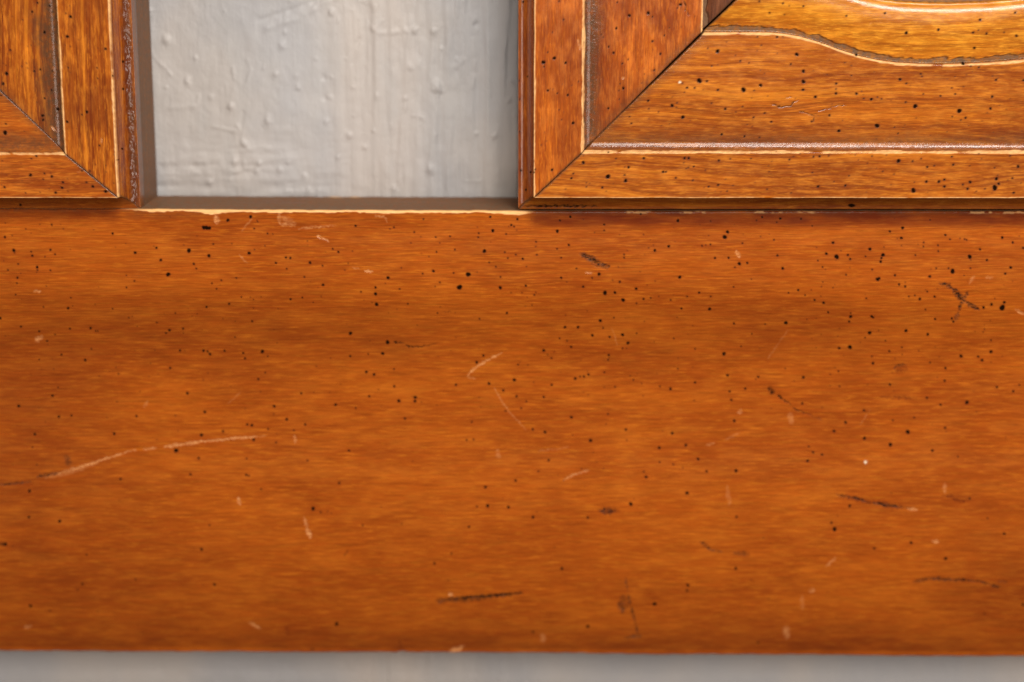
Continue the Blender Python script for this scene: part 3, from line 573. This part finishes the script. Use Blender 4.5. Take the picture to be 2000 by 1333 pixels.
def member(name, P, side, kind, x0, z0, fs, fr, t_end, mat, holes, tinies, seed, gapfn, parent=None, dip=False, label=None, dense=None):
    """side: +1 inner is towards +x, -1 towards -x;  kind: 'stile' or 'rail'"""
    w = np.array([p[0] for p in P]); yy = np.array([p[1] for p in P]); tg = np.array([p[2] for p in P])
    vs = vmap(w, fs); vr = vmap(w, fr)
    if kind == 'stile': dens = 620
    else: dens = dense or 1150
    ts = np.concatenate([np.arange(0, dens, 1.4), np.arange(dens + 30, t_end, 30)])
    T, W = np.meshgrid(ts, w, indexing='ij')
    VS = np.broadcast_to(vs, T.shape); VR = np.broadcast_to(vr, T.shape)
    Y = np.broadcast_to(yy, T.shape).copy()
    g = gapfn(W)
    jit = .9 * (fbm(T / 60 + seed, W * 0, seed, 3) - .5) * 2
    if kind == 'stile':
        near_edge = np.exp(-((W - 30) / 3) ** 2) + np.exp(-((W - 120) / 4) ** 2) + np.exp(-((W - 343) / 2) ** 2)
        X = x0 + side * (VS + jit * near_edge); Z = z0 + VR + T + g
    else:
        near_edge = np.exp(-((W - 30) / 3) ** 2) + np.exp(-((W - 120) / 4) ** 2)
        X = x0 + side * (VS + T + g)
        V = VR + jit * near_edge
        if dip:
            dd = curve_dip(X)
            V = V - dd * np.where(W <= 343.8, sm(150, 343, W) ** 1.0 * 1.0, 1.0)
        Z = z0 + V
    # soften the arris along the mitre
    Y = Y + np.where((tg != 'side') & (tg != 'in'), 1.0 if side > 0 else .3, 0) * (1 - sm(0, 2.8, T))
    vis = np.broadcast_to(tg != 'side', T.shape)
    if kind == 'stile' and side < 0:      # crackled, lumpy old lacquer in the outer cove
        lump = (tg == 'cove') * sm(2, 5, W) * (1 - sm(15, 20, W))
        X = X + side * 3.4 * lump * (fbm(Z / 6.5, W / 4 + 2, 41, 2) - .5)
        Y = Y + 1.6 * lump * (fbm(Z / 8.5, W / 5, 43, 2) - .5)
    px, py = to_px(X, Y, Z)
    A, dep = apply_marks(px.ravel(), py.ravel(), vis.ravel(), holes, tinies, frame_strokes)
    A = {k: v.reshape(T.shape) for k, v in A.items()}
    Y = Y + dep.reshape(T.shape)
    n1 = fbm(T / 34, W * 0 + seed, seed + 5, 3); n2 = noise2(T / 5, W / 2, seed + 9)
    pale = np.zeros_like(T)
    def wline(c, half, s, out=None):
        hh = half * (.15 + 1.6 * n1) + .5 * (n2 - .5)
        return s * (1 - sm(hh - .5, hh + .8, np.abs(W - c))) * (.6 + .5 * n2) * sm(.18, .36, n1 + .1 * n2)
    a30 = 1.25 if kind == 'stile' else .8
    pale = np.maximum(pale, wline(30.4, a30, 1.0 if kind == 'stile' else .8) * sm(29.0, 29.8, W))
    pale = np.maximum(pale, wline(119.8, 2.2, .95))
    pale = np.maximum(pale, wline(341.8, 2.6 if kind == 'rail' else 1.6, 1.0))
    A['pale'] = np.clip(np.maximum(A['pale'], np.where(tg == 'side', 0, pale) * (W < 343.5)), 0, 1)
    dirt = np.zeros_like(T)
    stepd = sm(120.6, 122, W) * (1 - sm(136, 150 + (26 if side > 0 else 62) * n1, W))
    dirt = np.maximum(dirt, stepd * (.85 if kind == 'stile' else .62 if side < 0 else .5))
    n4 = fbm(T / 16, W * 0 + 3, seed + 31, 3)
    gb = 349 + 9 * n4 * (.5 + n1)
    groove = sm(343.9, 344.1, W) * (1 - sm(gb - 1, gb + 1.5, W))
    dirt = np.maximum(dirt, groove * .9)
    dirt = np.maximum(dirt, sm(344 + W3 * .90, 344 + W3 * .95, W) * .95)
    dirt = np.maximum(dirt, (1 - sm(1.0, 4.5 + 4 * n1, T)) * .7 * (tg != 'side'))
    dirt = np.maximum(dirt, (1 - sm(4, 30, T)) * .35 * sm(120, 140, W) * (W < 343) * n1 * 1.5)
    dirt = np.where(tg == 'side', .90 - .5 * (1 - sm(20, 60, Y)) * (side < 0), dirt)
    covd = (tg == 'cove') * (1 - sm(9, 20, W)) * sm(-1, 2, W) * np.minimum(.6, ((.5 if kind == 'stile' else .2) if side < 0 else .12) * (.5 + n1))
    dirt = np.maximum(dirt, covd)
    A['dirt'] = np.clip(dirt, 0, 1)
    red = np.maximum(sm(136, 138, W) * (1 - sm(150, 185, W)) * .35, (tg == 'cove') * (.5 if kind == 'rail' else .3 if side > 0 else .35 + .6 * sm(3, 7, W) * (1 - sm(14, 19, W))))
    if kind == 'stile': red = np.maximum(red, .35 * sm(.45, .7, fbm(X / 60, Z / 110, seed + 3, 3)) * (W > 30))
    A['red'] = np.clip(np.maximum(A['red'], red), 0, 1)
    A['dark'] = np.maximum(A['dark'], (W > 344) * .75 * np.exp(-((W - gb - .5) / 1.1) ** 2) * sm(.35, .55, n4 + .15 * n2))
    keepd = .6 * (1 - sm(0.0, 2.2, T)) * sm(28, 40, W)
    A['dark'] = np.clip(np.maximum(A['dark'], np.maximum(keepd, (tg == 'side') * .30)), 0, 1)
    flip = (kind == 'stile') ^ (side > 0)
    o = ring_mesh(name, X, Y, Z, A, mat, flip=flip, label=label)
    if parent is None: adopt(o)
    else: o.parent = parent
    return o

P1, P2 = profile(), profile_inner()
Z0 = -523.0
gap_r = lambda W: .35 + 2.1 * sm(170, 300, W)
gap_l = lambda W: .35 + .5 * sm(120, 260, W) + 0 * W
# right frame
st = member('stile', P1, 1, 'stile', 12.0, Z0, 92, 87, 1500, M_stile, right_holes, right_tiny, 3, gap_r)
member('inner_moulding', P2, 1, 'stile', 12.0, Z0, 92, 87, 1500, M_inner_v, right_holes, [], 6, gap_r, parent=st, label='glossy moulding on the inner edge of the upright, dark reflections painted in')
fr = member('frame_rail', P1, 1, 'rail', 12.0, Z0, 92, 87, 3000, M_frail, right_holes, right_tiny, 9, gap_r, dip=True)
member('inner_moulding', P2, 1, 'rail', 12.0, Z0, 92, 87, 3000, M_gold, right_holes, [], 12, gap_r, parent=fr, dip=True, label='golden curved moulding above the scalloped worn edge')
# left frame
st2 = member('stile', P1, -1, 'stile', -720.0, Z0, 97, 84, 1500, M_stile_l, left_holes, left_tiny, 15, gap_l)
member('inner_moulding', P2, -1, 'stile', -720.0, Z0, 97, 84, 1500, M_inner_v, [], [], 18, gap_l, parent=st2)
fr2 = member('frame_rail', P1, -1, 'rail', -720.0, Z0, 97, 84, 1800, M_frail_l, left_holes, left_tiny, 21, gap_l, dense=420)
member('inner_moulding', P2, -1, 'rail', -720.0, Z0, 97, 84, 1800, M_gold, [], [], 24, gap_l, parent=fr2, dense=60)

# ---- the recessed fields inside the frames
def field(x0, x1, z0, z1, label=None):
    xs = np.arange(x0, x1, 12.0)
    prof = [(z0, 30), (z0, 10), (z0 + 1.5, 8)] + [(z, 8 - 8 * float(sm(z0, z0 + 160, np.array(z)))) for z in np.arange(z0 + 8, z1, 12)] + [(z1, 8), (z1, 30)]
    zr = np.array([p[0] for p in prof]); yr = np.array([p[1] for p in prof])
    X, Z = np.meshgrid(xs, zr, indexing='ij'); Y = np.broadcast_to(yr, X.shape).copy()
    z = np.zeros_like(X)
    o = ring_mesh('inset_panel', X, Y, Z, {k: z for k in ('hole', 'pale', 'scuff', 'white', 'dark', 'red', 'dirt')}, M_panel, flip=True, label=label)
    adopt(o)
field(458, 2800, -152, 1000, 'smooth pinkish brown recessed field inside the right frame')
field(-2400, -1172, -86, 1000)

# ------------------------------------------------------------------ render engine defaults
scene.render.engine = 'CYCLES'
